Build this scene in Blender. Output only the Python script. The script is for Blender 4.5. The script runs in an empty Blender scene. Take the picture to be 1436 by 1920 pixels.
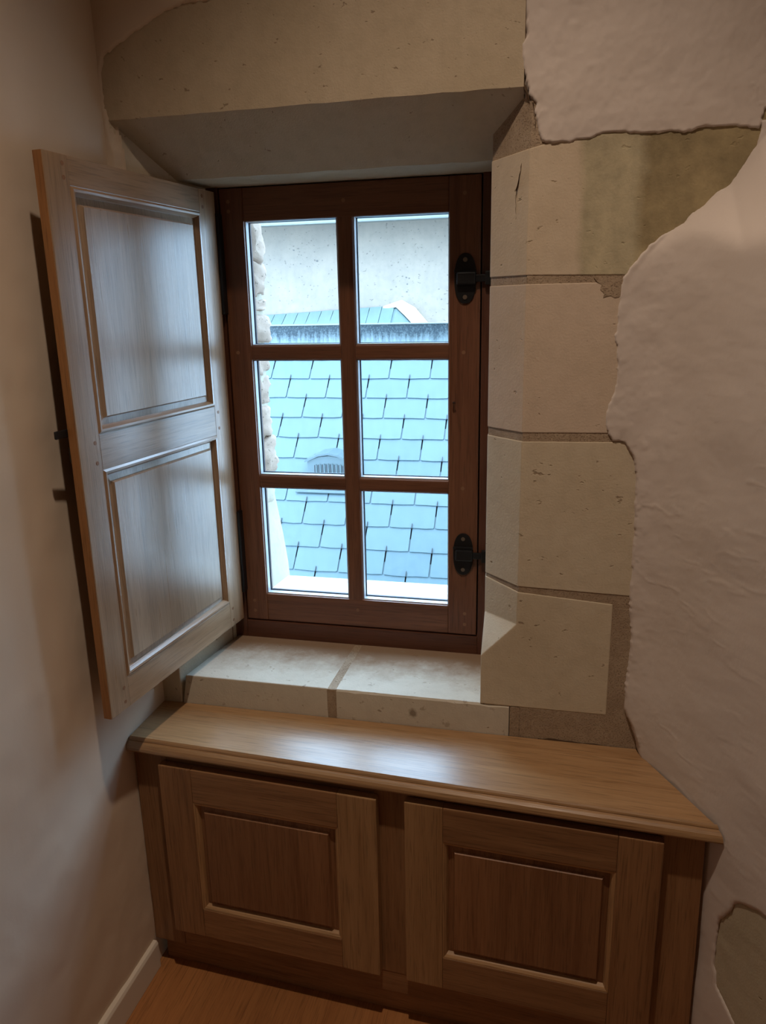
import bpy, bmesh, math, random
import numpy as np
from mathutils import Matrix, Vector
random.seed(7)
C = bpy.context.scene.collection
SC = bpy.context.scene

# ------------------------------------------------------------------ camera
FLOOR = -1.497          # the eye is the origin; z is measured from the eye
R = ((0.9743243, 0.2242913, -0.0196363), (0.0395428, -0.2563270, -0.9657809), (-0.2216496, 0.9402074, -0.2586148))
cam_data = bpy.data.cameras.new('camera')
cam_data.sensor_fit = 'HORIZONTAL'
cam_data.sensor_width = 36.0
cam_data.lens = 36.0 * 1429.77 / 1436.0
cam_data.clip_start = 0.02
cam = bpy.data.objects.new('camera', cam_data)
C.objects.link(cam)
r_, d_, f_ = R
cam.matrix_world = Matrix(((r_[0], -d_[0], -f_[0], 0), (r_[1], -d_[1], -f_[1], 0), (r_[2], -d_[2], -f_[2], 0), (0, 0, 0, 1)))
SC.camera = cam

# ------------------------------------------------------------------ sky, lamps, exposure
world = bpy.data.worlds.new('overcast_sky')
SC.world = world
world.use_nodes = True
world.node_tree.nodes['Background'].inputs['Color'].default_value = (0.46, 0.71, 1.0, 1)
world.node_tree.nodes['Background'].inputs['Strength'].default_value = 15.5
def spot(name, loc, target, power, size, blend, color, radius):
    l = bpy.data.lights.new(name, 'SPOT')
    l.energy = power; l.spot_size = math.radians(size); l.spot_blend = blend
    l.color = color; l.shadow_soft_size = radius
    o = bpy.data.objects.new(name, l); C.objects.link(o)
    o.location = loc
    o.rotation_euler = (Vector(target) - Vector(loc)).to_track_quat('-Z', 'Y').to_euler()
    return o
WARM = (1.0, 0.80, 0.63)
spot('ceiling_spot', (-0.20, 0.64, 1.45), (-0.08, 0.95, -1.49), 76, 93, 1.0, WARM, 0.025)
spot('ceiling_spot', (-0.05, -1.30, 1.45), (-0.05, -1.30, -1.49), 3, 140, 1.0, WARM, 0.04)  # added fill lamp, unseen, weakly lifts the ambient level
portal = bpy.data.lights.new('window_portal', 'AREA')
portal.shape = 'RECTANGLE'; portal.size = 0.62; portal.size_y = 1.05
portal.cycles.is_portal = True
po = bpy.data.objects.new('window_portal', portal); C.objects.link(po)
po.location = (-0.47, 1.80, -0.24); po.rotation_euler = (math.radians(-90), 0, 0)
SC.view_settings.view_transform = 'Standard'
SC.view_settings.look = 'None'
SC.view_settings.exposure = 0.0
SC.view_settings.gamma = 1.0
SC.view_settings.use_curve_mapping = False
SC.cycles.use_denoising = True
SC.cycles.max_bounces = 10
SC.cycles.diffuse_bounces = 6
SC.cycles.sample_clamp_indirect = 4.0

# ------------------------------------------------------------------ materials
class NT:
    def __init__(s, name):
        s.m = bpy.data.materials.new(name); s.m.use_nodes = True
        s.t = s.m.node_tree; s.b = s.t.nodes['Principled BSDF']; s.out = s.t.nodes['Material Output']
    def n(s, kind, **kw):
        x = s.t.nodes.new('ShaderNode' + kind)
        for k, v in kw.items():
            if k.startswith('i_'):
                key = k[2:]; key = int(key) if key.isdigit() else key.replace('_', ' ')
                x.inputs[key].default_value = v
            else: setattr(x, k, v)
        return x
    def l(s, a, b): s.t.links.new(a, b)
    def coord(s, rnd=0.0):
        tc = s.n('TexCoord')
        if not rnd: return tc.outputs['Object']
        oi = s.n('ObjectInfo'); mul = s.n('VectorMath', operation='SCALE'); comb = s.n('CombineXYZ')
        s.l(oi.outputs['Random'], comb.inputs[0]); s.l(oi.outputs['Random'], comb.inputs[2]); s.l(oi.outputs['Random'], comb.inputs[1])
        s.l(comb.outputs[0], mul.inputs[0]); mul.inputs['Scale'].default_value = rnd
        add = s.n('VectorMath', operation='ADD'); s.l(tc.outputs['Object'], add.inputs[0]); s.l(mul.outputs[0], add.inputs[1])
        return add.outputs[0]
    def noise(s, vec, scale, detail=3, rough=0.5, mapping=None, dist=0.0):
        if mapping:
            mp = s.n('Mapping'); mp.inputs['Scale'].default_value = mapping; s.l(vec, mp.inputs[0]); vec = mp.outputs[0]
        x = s.n('TexNoise'); x.inputs['Scale'].default_value = scale; x.inputs['Detail'].default_value = detail
        x.inputs['Roughness'].default_value = rough; x.inputs['Distortion'].default_value = dist
        s.l(vec, x.inputs['Vector']); return x.outputs['Fac']
    def ramp(s, fac, stops):
        x = s.n('ValToRGB'); e = x.color_ramp.elements
        while len(e) < len(stops): e.new(0.5)
        for el, (p, c) in zip(e, stops):
            el.position = p; el.color = (*c, 1) if len(c) == 3 else c
        s.l(fac, x.inputs[0]); return x.outputs[0]
    def mix(s, fac, a, b, mode='MIX'):
        x = s.n('MixRGB', blend_type=mode)
        if isinstance(fac, (int, float)): x.inputs[0].default_value = fac
        else: s.l(fac, x.inputs[0])
        for i, v in ((1, a), (2, b)):
            if isinstance(v, tuple): x.inputs[i].default_value = (*v, 1)
            else: s.l(v, x.inputs[i])
        return x.outputs[0]
    def math(s, op, a, b=None):
        x = s.n('Math', operation=op)
        for i, v in ((0, a), (1, b)):
            if v is None: continue
            if isinstance(v, (int, float)): x.inputs[i].default_value = v
            else: s.l(v, x.inputs[i])
        return x.outputs[0]
    def bump(s, h, strength, dist):
        x = s.n('Bump'); x.inputs['Strength'].default_value = strength; x.inputs['Distance'].default_value = dist
        s.l(h, x.inputs['Height']); s.l(x.outputs[0], s.b.inputs['Normal'])
    def fin(s, col, rough=0.8, spec=0.5):
        if isinstance(col, tuple): s.b.inputs['Base Color'].default_value = (*col, 1)
        else: s.l(col, s.b.inputs['Base Color'])
        if isinstance(rough, (int, float)): s.b.inputs['Roughness'].default_value = rough
        else: s.l(rough, s.b.inputs['Roughness'])
        s.b.inputs['Specular IOR Level'].default_value = spec
        return s.m

def wood(name, light, dark, axis, rough=0.45, boards=0.0, tone=0.25, spec=0.5, pore=0.45):
    t = NT(name); v = t.coord(7.3)
    def sc(a, l): return tuple(l if i == axis else a for i in range(3))
    g1 = t.noise(v, 1.0, 4, 0.6, sc(26, 1.6), 1.2)
    g2 = t.noise(v, 1.0, 2, 0.5, sc(170, 5), 0.4)
    g3 = t.noise(v, 1.0, 2, 0.5, sc(420, 14))
    base = t.ramp(g1, [(0.30, dark), (0.50, tuple((a * 0.55 + b * 0.45) for a, b in zip(light, dark))), (0.72, light)])
    base = t.mix(t.math('MULTIPLY', g2, 0.55), base, tuple(c * 0.62 for c in dark))
    p = t.ramp(g3, [(0.34, (0.35, 0.35, 0.35)), (0.46, (1, 1, 1))])
    base = t.mix(pore, base, t.mix(1.0, base, p, 'MULTIPLY'))
    oi = t.n('ObjectInfo')
    k = t.math('ADD', t.math('MULTIPLY', oi.outputs['Random'], tone), 1.0 - tone * 0.55)
    if boards:
        ac = 0 if axis != 0 else 1
        sx = t.n('SeparateXYZ'); t.l(v, sx.inputs[0])
        wn = t.n('TexWhiteNoise', noise_dimensions='1D'); t.l(t.math('FLOOR', t.math('DIVIDE', sx.outputs[ac], boards)), wn.inputs['W'])
        k = t.math('MULTIPLY', k, t.math('ADD', t.math('MULTIPLY', wn.outputs['Value'], 0.22), 0.88))
    cm = t.n('CombineXYZ'); [t.l(k, cm.inputs[i]) for i in range(3)]
    base = t.mix(1.0, base, cm.outputs[0], 'MULTIPLY')
    t.bump(t.math('ADD', g3, t.math('MULTIPLY', g2, 0.6)), 0.18, 0.0012)
    rg = t.math('ADD', t.math('MULTIPLY', g2, 0.12), rough - 0.05)
    return t.fin(base, rg, spec)

def woods(name, light, dark, **kw): return [wood(name + '_' + 'xyz'[a], light, dark, a, **kw) for a in range(3)]
OAK = woods('cabinet_oak', (0.40, 0.215, 0.098), (0.235, 0.112, 0.046), rough=0.48)
OAKL = woods('pale_cabinet_oak', (0.54, 0.325, 0.155), (0.38, 0.21, 0.09), rough=0.48)
OAKB = woods('panel_oak', (0.33, 0.165, 0.075), (0.21, 0.092, 0.038), rough=0.5, boards=0.11)
TOP = woods('worktop_oak', (0.47, 0.29, 0.145), (0.34, 0.19, 0.085), rough=0.31, spec=0.65)
SHUT = woods('shutter_oak', (0.45, 0.30, 0.185), (0.31, 0.19, 0.105), rough=0.29, spec=1.0)
SHUTB = woods('shutter_panel_oak', (0.44, 0.31, 0.205), (0.33, 0.22, 0.135), rough=0.29, boards=0.16, spec=1.0)
SHUTE = woods('shutter_edge_oak', (0.46, 0.22, 0.075), (0.33, 0.14, 0.045), rough=0.45)
CAS = woods('casement_stained_oak', (0.235, 0.098, 0.048), (0.135, 0.050, 0.024), rough=0.42, tone=0.12)
FRM = woods('frame_stained_oak', (0.15, 0.055, 0.028), (0.09, 0.030, 0.014), rough=0.45, tone=0.1)
FLO = woods('floor_oak', (0.48, 0.21, 0.072), (0.36, 0.145, 0.047), rough=0.38)

def stone(name, base, alt, pit, scale=1.0, bump=0.35, rough=0.9, pits=0.62, stain=None):
    t = NT(name); v = t.coord(0)
    a = t.noise(v, 4.5 * scale, 5, 0.6); b = t.noise(v, 30 * scale, 4, 0.6); c = t.noise(v, 55 * scale, 2, 0.5, (1, 1, 1.6)); e = t.noise(v, 240 * scale, 2)
    col = t.mix(t.ramp(a, [(0.35, (0, 0, 0)), (0.68, (1, 1, 1))]), base, alt)
    col = t.mix(t.math('MULTIPLY', t.ramp(b, [(0.45, (0, 0, 0)), (0.75, (1, 1, 1))]), 0.35), col, tuple(x * 0.8 for x in alt))
    spots = t.ramp(c, [(pits, (0, 0, 0)), (pits + 0.06, (1, 1, 1))])
    col = t.mix(t.math('MULTIPLY', spots, 0.75), col, pit)
    if stain: col = stain(t, v, col)
    h = t.math('SUBTRACT', t.math('ADD', t.math('MULTIPLY', b, 0.5), t.math('MULTIPLY', e, 0.25)), t.math('MULTIPLY', spots, 0.8))
    t.bump(h, bump, 0.004)
    return t.fin(col, rough, 0.25)
TUF = (0.62, 0.535, 0.40); TUF2 = (0.55, 0.46, 0.325)
def lime_stain(t, v, col):
    """the old lichen-olive patches of the top quoin, with their edges along old plaster lines"""
    sx = t.n('SeparateXYZ'); t.l(v, sx.inputs[0])
    n = t.math('MULTIPLY', t.math('SUBTRACT', t.noise(v, 9, 4, 0.6), 0.5), 0.05)
    x = t.math('ADD', sx.outputs[0], n)
    m1 = t.math('MULTIPLY', t.math('SUBTRACT', x, 0.012), 60); m1 = t.math('MINIMUM', t.math('MAXIMUM', m1, 0.0), 1.0)
    m2 = t.math('MULTIPLY', t.math('SUBTRACT', x, 0.112), 50); m2 = t.math('MINIMUM', t.math('MAXIMUM', m2, 0.0), 1.0)
    q = t.ramp(t.noise(v, 14, 5, 0.65), [(0.3, (0.5, 0.5, 0.5)), (0.7, (1, 1, 1))])
    col = t.mix(t.math('MULTIPLY', m1, 0.85), col, t.mix(1.0, q, (0.56, 0.49, 0.315), 'MULTIPLY'))
    return t.mix(t.math('MULTIPLY', m2, 0.85), col, t.mix(1.0, q, (0.42, 0.325, 0.17), 'MULTIPLY'))
def dirt_and_shade(t, v, col):
    """brown dirt and the shade of the window frame, both painted on the inner sill"""
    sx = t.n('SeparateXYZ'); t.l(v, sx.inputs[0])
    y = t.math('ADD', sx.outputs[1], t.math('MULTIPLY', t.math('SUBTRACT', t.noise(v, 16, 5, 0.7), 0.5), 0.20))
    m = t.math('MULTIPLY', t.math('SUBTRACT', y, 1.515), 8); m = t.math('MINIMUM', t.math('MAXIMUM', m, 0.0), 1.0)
    col = t.mix(t.math('MULTIPLY', m, 0.85), col, (0.24, 0.14, 0.075))  # browner towards the frame: its shade painted in together with the dirt
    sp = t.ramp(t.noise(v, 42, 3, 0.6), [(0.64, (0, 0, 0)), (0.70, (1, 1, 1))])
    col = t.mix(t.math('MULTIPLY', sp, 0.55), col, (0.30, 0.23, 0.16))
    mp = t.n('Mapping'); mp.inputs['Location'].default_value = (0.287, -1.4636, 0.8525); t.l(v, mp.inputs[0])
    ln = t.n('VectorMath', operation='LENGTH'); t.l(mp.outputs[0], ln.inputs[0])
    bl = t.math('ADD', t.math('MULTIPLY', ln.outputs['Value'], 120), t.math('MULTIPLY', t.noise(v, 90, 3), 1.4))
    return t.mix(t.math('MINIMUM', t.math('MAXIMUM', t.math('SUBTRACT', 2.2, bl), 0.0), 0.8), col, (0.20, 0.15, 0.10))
STONE = stone('tuffeau_stone', TUF, TUF2, (0.30, 0.22, 0.14), pits=0.70)
STONEP = stone('pink_tuffeau_stone', (0.63, 0.51, 0.40), (0.57, 0.455, 0.34), (0.36, 0.25, 0.17), pits=0.72)
LINT = stone('lintel_stone', (0.52, 0.43, 0.31), (0.46, 0.375, 0.26), (0.26, 0.19, 0.125), scale=1.3, pits=0.70)
OLIVE = stone('olive_quoin_stone', (0.63, 0.53, 0.40), (0.57, 0.46, 0.33), (0.30, 0.22, 0.13), pits=0.70, stain=lime_stain)
SILL = stone('sill_stone', (0.61, 0.555, 0.455), (0.56, 0.50, 0.40), (0.33, 0.27, 0.20), pits=0.70, stain=dirt_and_shade)
MORT = stone('mortar', (0.47, 0.36, 0.25), (0.38, 0.28, 0.19), (0.27, 0.185, 0.115), scale=6.0, bump=0.8, pits=0.58)
PATCH = stone('exposed_field_stone', (0.50, 0.44, 0.32), (0.43, 0.37, 0.26), (0.30, 0.25, 0.17), pits=0.72)
RUB = stone('rubble_stone', (0.36, 0.265, 0.20), (0.26, 0.19, 0.14), (0.10, 0.08, 0.06), scale=1.4, bump=0.6, pits=0.66)
RUBS = stone('limewashed_reveal', (0.36, 0.32, 0.25), (0.32, 0.28, 0.21), (0.25, 0.2, 0.15), scale=2, bump=0.5, pits=0.72)
CEMENT = stone('old_render', (0.25, 0.20, 0.155), (0.205, 0.168, 0.135), (0.11, 0.09, 0.075), scale=0.7, bump=0.6, pits=0.67)

def plaster(name, base, alt, scale=1.0, bump=0.25):
    t = NT(name); v = t.coord(0)
    a = t.noise(v, 2.2 * scale, 4, 0.55); b = t.noise(v, 18 * scale, 5, 0.6, (1, 1, 0.6)); e = t.noise(v, 90 * scale, 3)
    col = t.mix(t.ramp(a, [(0.35, (0, 0, 0)), (0.65, (1, 1, 1))]), base, alt)
    t.bump(t.math('ADD', t.math('MULTIPLY', b, 0.8), t.math('MULTIPLY', e, 0.12)), bump, 0.006)
    return t.fin(col, 0.92, 0.2)
PLASR = plaster('rough_plaster', (0.64, 0.555, 0.49), (0.61, 0.535, 0.48), bump=0.25)
PLASL = plaster('smooth_plaster', (0.68, 0.565, 0.44), (0.65, 0.535, 0.42), bump=0.14)
WHITE = plaster('white_paint', (0.74, 0.66, 0.55), (0.72, 0.64, 0.53), bump=0.05)

def simple(name, col, rough, metal=0.0, spec=0.5, nscale=40, var=0.15):
    t = NT(name); v = t.coord(3)
    a = t.noise(v, nscale, 3)
    c = t.mix(t.math('MULTIPLY', a, 1.0), tuple(x * (1 - var) for x in col), tuple(min(1, x * (1 + var)) for x in col))
    t.b.inputs['Metallic'].default_value = metal
    return t.fin(c, rough, spec)
IRON = simple('black_iron', (0.012, 0.012, 0.013), 0.42, 0.3)
BRASS = simple('dull_screw', (0.16, 0.12, 0.085), 0.5, 0.5)
ALU = simple('grey_spacer', (0.48, 0.50, 0.54), 0.38, 0.35)
SEAL = simple('dark_seal', (0.03, 0.04, 0.055), 0.5)
PEGM = simple('oak_peg', (0.24, 0.12, 0.06), 0.6)
ZINC = simple('zinc', (0.13, 0.135, 0.12), 0.5, 0.2)
LEAD = simple('vent_zinc', (0.065, 0.092, 0.098), 0.5, 0.2)
DARK = simple('dark_void', (0.02, 0.022, 0.025), 0.8)
POCK = simple('dark_pock', (0.10, 0.09, 0.08), 0.9)
LIME = simple('white_mortar', (0.62, 0.58, 0.50), 0.9, 0, 0.2, 20, 0.04)
WSILL = simple('whitewashed_sill', (0.70, 0.68, 0.62), 0.9, 0, 0.2, 30, 0.04)
NAILM = simple('rusty_nail', (0.06, 0.035, 0.025), 0.6, 0.5)

def slate_mat(name, lo, hi, rough=0.45):
    t = NT(name); v = t.coord(9)
    oi = t.n('ObjectInfo')
    a = t.noise(v, 22, 5, 0.6, (1, 0.35, 1)); b = t.noise(v, 120, 3, 0.6)
    c = t.mix(oi.outputs['Random'], lo, hi)
    c = t.mix(t.math('MULTIPLY', t.ramp(a, [(0.4, (0, 0, 0)), (0.75, (1, 1, 1))]), 0.35), c, tuple(x * 1.25 for x in hi))
    t.bump(t.math('ADD', a, t.math('MULTIPLY', b, 0.3)), 0.25, 0.004)
    return t.fin(c, rough, 0.5)
SLATE = slate_mat('slate', (0.046, 0.078, 0.090), (0.056, 0.091, 0.102))
SLATE2 = slate_mat('pale_slate', (0.115, 0.16, 0.155), (0.13, 0.17, 0.165))

def flashing_mat():
    t = NT('streaked_zinc'); v = t.coord(0)
    sx = t.n('SeparateXYZ'); t.l(v, sx.inputs[0])
    st = t.noise(v, 1.0, 4, 0.65, (60, 60, 7)); fine = t.noise(v, 130, 3, 0.6)
    edge = t.math('ADD', t.math('MULTIPLY', sx.outputs[2], 12.0), t.math('MULTIPLY', t.math('SUBTRACT', st, 0.5), 1.6))
    m = t.math('MINIMUM', t.math('MAXIMUM', t.math('ADD', t.math('MULTIPLY', edge, 1.4), 0.55), 0.0), 1.0)
    m = t.math('MULTIPLY', m, t.math('ADD', t.math('MULTIPLY', fine, 1.7), 0.05))
    m = t.math('MINIMUM', m, 0.95)
    return t.fin(t.mix(m, (0.12, 0.15, 0.155), (0.004, 0.012, 0.018)), 0.6, 0.3)
FLASH = flashing_mat()

def glass_mat():
    t = NT('window_glass')
    tr = t.n('BsdfTransparent'); gl = t.n('BsdfGlossy'); gl.inputs['Roughness'].default_value = 0.02
    v = t.coord(5)
    d = t.ramp(t.noise(v, 1.0, 4, 0.6, (90, 90, 9)), [(0.45, (0.97, 0.985, 0.99)), (0.80, (0.94, 0.96, 0.965))])
    t.l(d, tr.inputs[0])
    fr = t.n('Fresnel'); fr.inputs['IOR'].default_value = 1.45
    geo = t.n('NewGeometry')
    fac = t.math('MULTIPLY', fr.outputs[0], t.math('SUBTRACT', 1.0, geo.outputs['Backfacing']))   # the pane does not bend light, so only its outer skin mirrors
    mx = t.n('MixShader'); t.l(fac, mx.inputs[0]); t.l(tr.outputs[0], mx.inputs[1]); t.l(gl.outputs[0], mx.inputs[2])
    t.l(mx.outputs[0], t.out.inputs['Surface'])
    return t.m
GLASS = glass_mat()

# ------------------------------------------------------------------ builders
OFF = Vector((0, 0, 0))      # subtracted from every vertex: the current thing's base
def link(name, me, mat, parent=None):
    o = bpy.data.objects.new(name, me); C.objects.link(o)
    if mat is not None and not me.materials: me.materials.append(mat)
    if parent is not None: o.parent = parent
    return o
def empty(name, loc=(0, 0, 0), rz=0.0, label=None, cat=None, kind=None, group=None):
    o = bpy.data.objects.new(name, None); C.objects.link(o)
    o.empty_display_size = 0.05
    o.location = loc; o.rotation_euler = (0, 0, rz)
    for k, v in (('label', label), ('category', cat), ('kind', kind), ('group', group)):
        if v: o[k] = v
    return o
def mesh(name, vs, fs, mat, parent=None, bevel=0.0, seg=2, smooth=False):
    bm = bmesh.new()
    bv = [bm.verts.new(Vector(v) - OFF) for v in vs]
    for f in fs: bm.faces.new([bv[i] for i in f])
    bmesh.ops.recalc_face_normals(bm, faces=bm.faces)
    if bevel:
        es = [e for e in bm.edges if len(e.link_faces) == 2 and e.calc_face_angle(0) > 0.35]
        bmesh.ops.bevel(bm, geom=es, offset=bevel, segments=seg, affect='EDGES', profile=0.6, clamp_overlap=True)
    me = bpy.data.meshes.new(name); bm.to_mesh(me); bm.free()
    if smooth:
        for p in me.polygons: p.use_smooth = True
    return link(name, me, mat, parent)
BOXF = [(0, 1, 2, 3), (7, 6, 5, 4), (0, 4, 5, 1), (1, 5, 6, 2), (2, 6, 7, 3), (3, 7, 4, 0)]
def box(name, x0, x1, y0, y1, z0, z1, mat, parent=None, bevel=0.0, seg=2):
    vs = [(x0, y0, z0), (x1, y0, z0), (x1, y1, z0), (x0, y1, z0), (x0, y0, z1), (x1, y0, z1), (x1, y1, z1), (x0, y1, z1)]
    return mesh(name, vs, BOXF, mat, parent, bevel, seg)
def loft(name, rings, mat, parent=None, bevel=0.0, seg=2, smooth=False):
    """closed rings of equal length joined in order and capped"""
    n = len(rings[0]); vs = [v for r in rings for v in r]; fs = [tuple(range(n))[::-1], tuple(range((len(rings) - 1) * n, len(rings) * n))]
    for k in range(len(rings) - 1):
        for i in range(n):
            j = (i + 1) % n
            fs.append((k * n + i, k * n + j, (k + 1) * n + j, (k + 1) * n + i))
    return mesh(name, vs, fs, mat, parent, bevel, seg, smooth)
def disc(name, c, rx, rz, y0, y1, mat, parent=None, bevel=0.0, n=32, power=2.0):
    """an oval plate facing -Y"""
    def ring(y):
        out = []
        for i in range(n):
            a = 2 * math.pi * i / n; ca, sa = math.cos(a), math.sin(a)
            out.append((c[0] + rx * math.copysign(abs(ca) ** (2 / power), ca), y, c[1] + rz * math.copysign(abs(sa) ** (2 / power), sa)))
        return out
    return loft(name, [ring(y0), ring(y1)], mat, parent, bevel)

rng = np.random.default_rng(5)
_tab = rng.random((256, 256))
def vnoise(x, y):
    xi, yi = np.floor(x).astype(int), np.floor(y).astype(int); fx, fy = x - xi, y - yi
    fx = fx * fx * (3 - 2 * fx); fy = fy * fy * (3 - 2 * fy)
    g = lambda a, b: _tab[a % 256, b % 256]
    return (g(xi, yi) * (1 - fx) + g(xi + 1, yi) * fx) * (1 - fy) + (g(xi, yi + 1) * (1 - fx) + g(xi + 1, yi + 1) * fx) * fy - 0.5
def fbm(x, y, sc, oct=4, gain=0.5):
    s = 0; a = 1.0
    for o in range(oct): s = s + a * vnoise(x * sc + 17.3 * o, y * sc + 5.7 * o); sc *= 2; a *= gain
    return s
def grid_mesh(name, P, mat, parent=None, keep=None):
    """P: (n, m, 3) array -> smooth sheet"""
    n, m = P.shape[:2]; idx = np.arange(n * m).reshape(n, m)
    q = np.stack([idx[:-1, :-1], idx[1:, :-1], idx[1:, 1:], idx[:-1, 1:]], -1).reshape(-1, 4)
    if keep is not None:
        k4 = keep[:-1, :-1] | keep[1:, :-1] | keep[1:, 1:] | keep[:-1, 1:]
        q = q[k4.ravel()]
    me = bpy.data.meshes.new(name)
    me.vertices.add(n * m); me.vertices.foreach_set('co', (P.reshape(-1, 3) - np.array(OFF)).astype(np.float32).ravel())
    me.loops.add(q.size); me.loops.foreach_set('vertex_index', q.ravel().astype(np.int32))
    me.polygons.add(len(q)); me.polygons.foreach_set('loop_start', np.arange(0, q.size, 4, dtype=np.int32))
    me.polygons.foreach_set('use_smooth', np.ones(len(q), dtype=bool))
    me.update(); me.validate()
    return link(name, me, mat, parent)
def seg_dist(px, pz, poly, closed=True):
    d = np.full(px.shape, 1e9); n = len(poly)
    for i in range(n if closed else n - 1):
        (ax, az), (bx, bz) = poly[i], poly[(i + 1) % n]
        ex, ez = bx - ax, bz - az; L = ex * ex + ez * ez + 1e-12
        t = np.clip(((px - ax) * ex + (pz - az) * ez) / L, 0, 1)
        d = np.minimum(d, np.hypot(px - ax - t * ex, pz - az - t * ez))
    return d
def inside(px, pz, poly):
    c = np.zeros(px.shape, bool); n = len(poly)
    for i in range(n):
        (ax, az), (bx, bz) = poly[i], poly[(i + 1) % n]
        with np.errstate(divide='ignore', invalid='ignore'):
            c ^= ((az > pz) != (bz > pz)) & (px < (bx - ax) * (pz - az) / (bz - az + 1e-15) + ax)
    return c
def sdf(px, pz, poly): return np.where(inside(px, pz, poly), 1, -1) * seg_dist(px, pz, poly)
def axis(*spans):
    out = []
    for a, b, st in spans: out += list(np.arange(a, b - st * 0.3, st))
    return np.array(out + [spans[-1][1]])

# ------------------------------------------------------------------ setting: window wall
YS = 1.463                                  # face of the dressed stones
wall = empty('wall_back', (0, 0, 0), kind='structure')
wall['label'] = 'old wall of dressed pale stone blocks and rough plaster around the window'
# core of the wall, hidden behind stones and plaster
box('wall_core', -1.7, -0.89, 1.50, 1.97, -1.50, 1.60, MORT, wall)
box('wall_core', -0.90, -0.80, 1.68, 1.97, -1.50, 1.60, MORT, wall)
box('wall_core', 0.0, 2.2, 1.50, 1.97, -1.50, 1.60, MORT, wall)
box('wall_core', -0.138, 0.01, 1.68, 1.97, -1.50, 1.60, MORT, wall)
box('wall_core', -0.80, -0.14, 1.50, 1.97, 0.42, 1.60, MORT, wall)
box('wall_core', -0.80, -0.14, 1.50, 1.95, -1.50, -0.90, MORT, wall)

def quoin(zb, zt, xr, mat, rec=0.0, name='stone', side=1, bevel=0.0014):
    """right-hand jamb block: front face, 45 degree chamfer, reveal; zb/zt = heights at the reveal and at the right end"""
    pr = [(xr, YS + rec), (-0.070 + rec, YS + rec), (-0.142 + rec, YS + 0.073 + rec), (-0.150, 1.72), (xr, 1.72)]
    def zz(p, x): return p[0] + (p[1] - p[0]) * (x + 0.07) / 0.17
    lo = [(x, y, zz(zb, max(x, -0.09))) for x, y in pr]; hi = [(x, y, zz(zt, max(x, -0.09))) for x, y in pr]
    return loft(name, [lo, hi], mat, wall, bevel)
quoin((0.052, 0.048), (0.262, 0.300), 0.33, OLIVE)
quoin((-0.235, -0.233), (0.036, 0.036), 0.135, STONEP)
quoin((-0.546, -0.551), (-0.252, -0.250), 0.175, STONE)
# bottom block: chamfer dying in a stop above the sill
zb, zt, xr = -0.8145, -0.558, 0.115
vs = [(xr, YS, zb), (-.142, YS, zb), (-.142, 1.536, zb), (-.152, 1.72, zb), (xr, 1.72, zb),
      (-.070, YS, -.628), (-.142, YS, -.704), (-.142, 1.536, -.634),
      (xr, YS, zt - 0.014), (-.070, YS, zt), (-.142, 1.536, zt + 0.004), (-.152, 1.72, zt), (xr, 1.72, zt)]
mesh('stone', vs, [(0, 1, 6, 5, 9, 8), (1, 2, 7, 6), (6, 7, 5), (5, 7, 10, 9), (2, 3, 11, 10, 7), (3, 4, 12, 11), (4, 0, 8, 12), (8, 9, 10, 11, 12), (0, 4, 3, 2, 1)], STONE, wall, 0.002)
# joints: recessed mortar behind all the blocks, and the wide joint beside and below the last one
pr = [(0.30, YS + .0012), (-.0685, YS + .0012), (-.1405, 1.5375), (-.1475, 1.72), (0.30, 1.72)]
loft('mortar', [[(x, y, -0.60) for x, y in pr], [(x, y, 0.345) for x, y in pr]], MORT, wall)
box('mortar', -0.060, 0.30, YS + .0008, 1.72, -0.90, -0.58, MORT, wall, 0.001)
box('mortar', -0.0795, -0.058, YS + .0008, 1.72, -0.90, -0.816, MORT, wall, 0.0005)
pt = [(.048, .045), (.055, .036), (.062, .033), (.060, .024), (.067, .017), (.066, .010), (.078, .013), (.086, .009), (.10, .012), (.105, .04)]
loft('mortar', [[(x, YS - .0008, z) for x, z in pt], [(x, YS + .01, z) for x, z in pt]], MORT, wall)
# left jamb blocks (mostly behind the shutter)
def quoin_left(zb, zt, mat):
    pr = [(-0.95, YS), (-0.876, YS), (-0.803, YS + 0.120), (-0.791, 1.72), (-0.95, 1.72)]
    return loft('stone', [[(x, y, z) for x, y in pr] for z in (zb, zt)], mat, wall, 0.003)
quoin_left(0.0, 0.42, STONE); quoin_left(-0.36, -0.008, STONE); quoin_left(-0.66, -0.368, STONE)
pr = [(-0.95, YS + .0015), (-0.8775, YS + .0015), (-0.8045, YS + .1215), (-0.7925, 1.72), (-0.95, 1.72)]
loft('mortar', [[(x, y, z) for x, y in pr] for z in (-0.70, 0.35)], MORT, wall)
pr = [(-0.95, YS), (-0.838, YS), (-0.794, 1.72), (-0.95, 1.72)]
loft('stone', [[(x, y, z) for x, y in pr] for z in (-0.90, -0.668)], STONE, wall, 0.003)
# lintel: one long block, its lower arris splayed, a narrow flat soffit along the frame
prof = [(YS, 1.0), (YS, 0.3605), (1.583, 0.2665), (1.72, 0.2655), (1.72, 1.0)]
nx = 24
rings = []
for i in range(nx + 1):
    x = -0.93 + (0.93 - 0.083) * i / nx
    w = (random.random() - .5) * 0.0022
    rings.append([(x, y + (w if j == 1 else 0), z + (w if j in (1, 2) else 0)) for j, (y, z) in enumerate(prof)])
loft('stone', rings, LINT, wall, 0.0)
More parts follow.
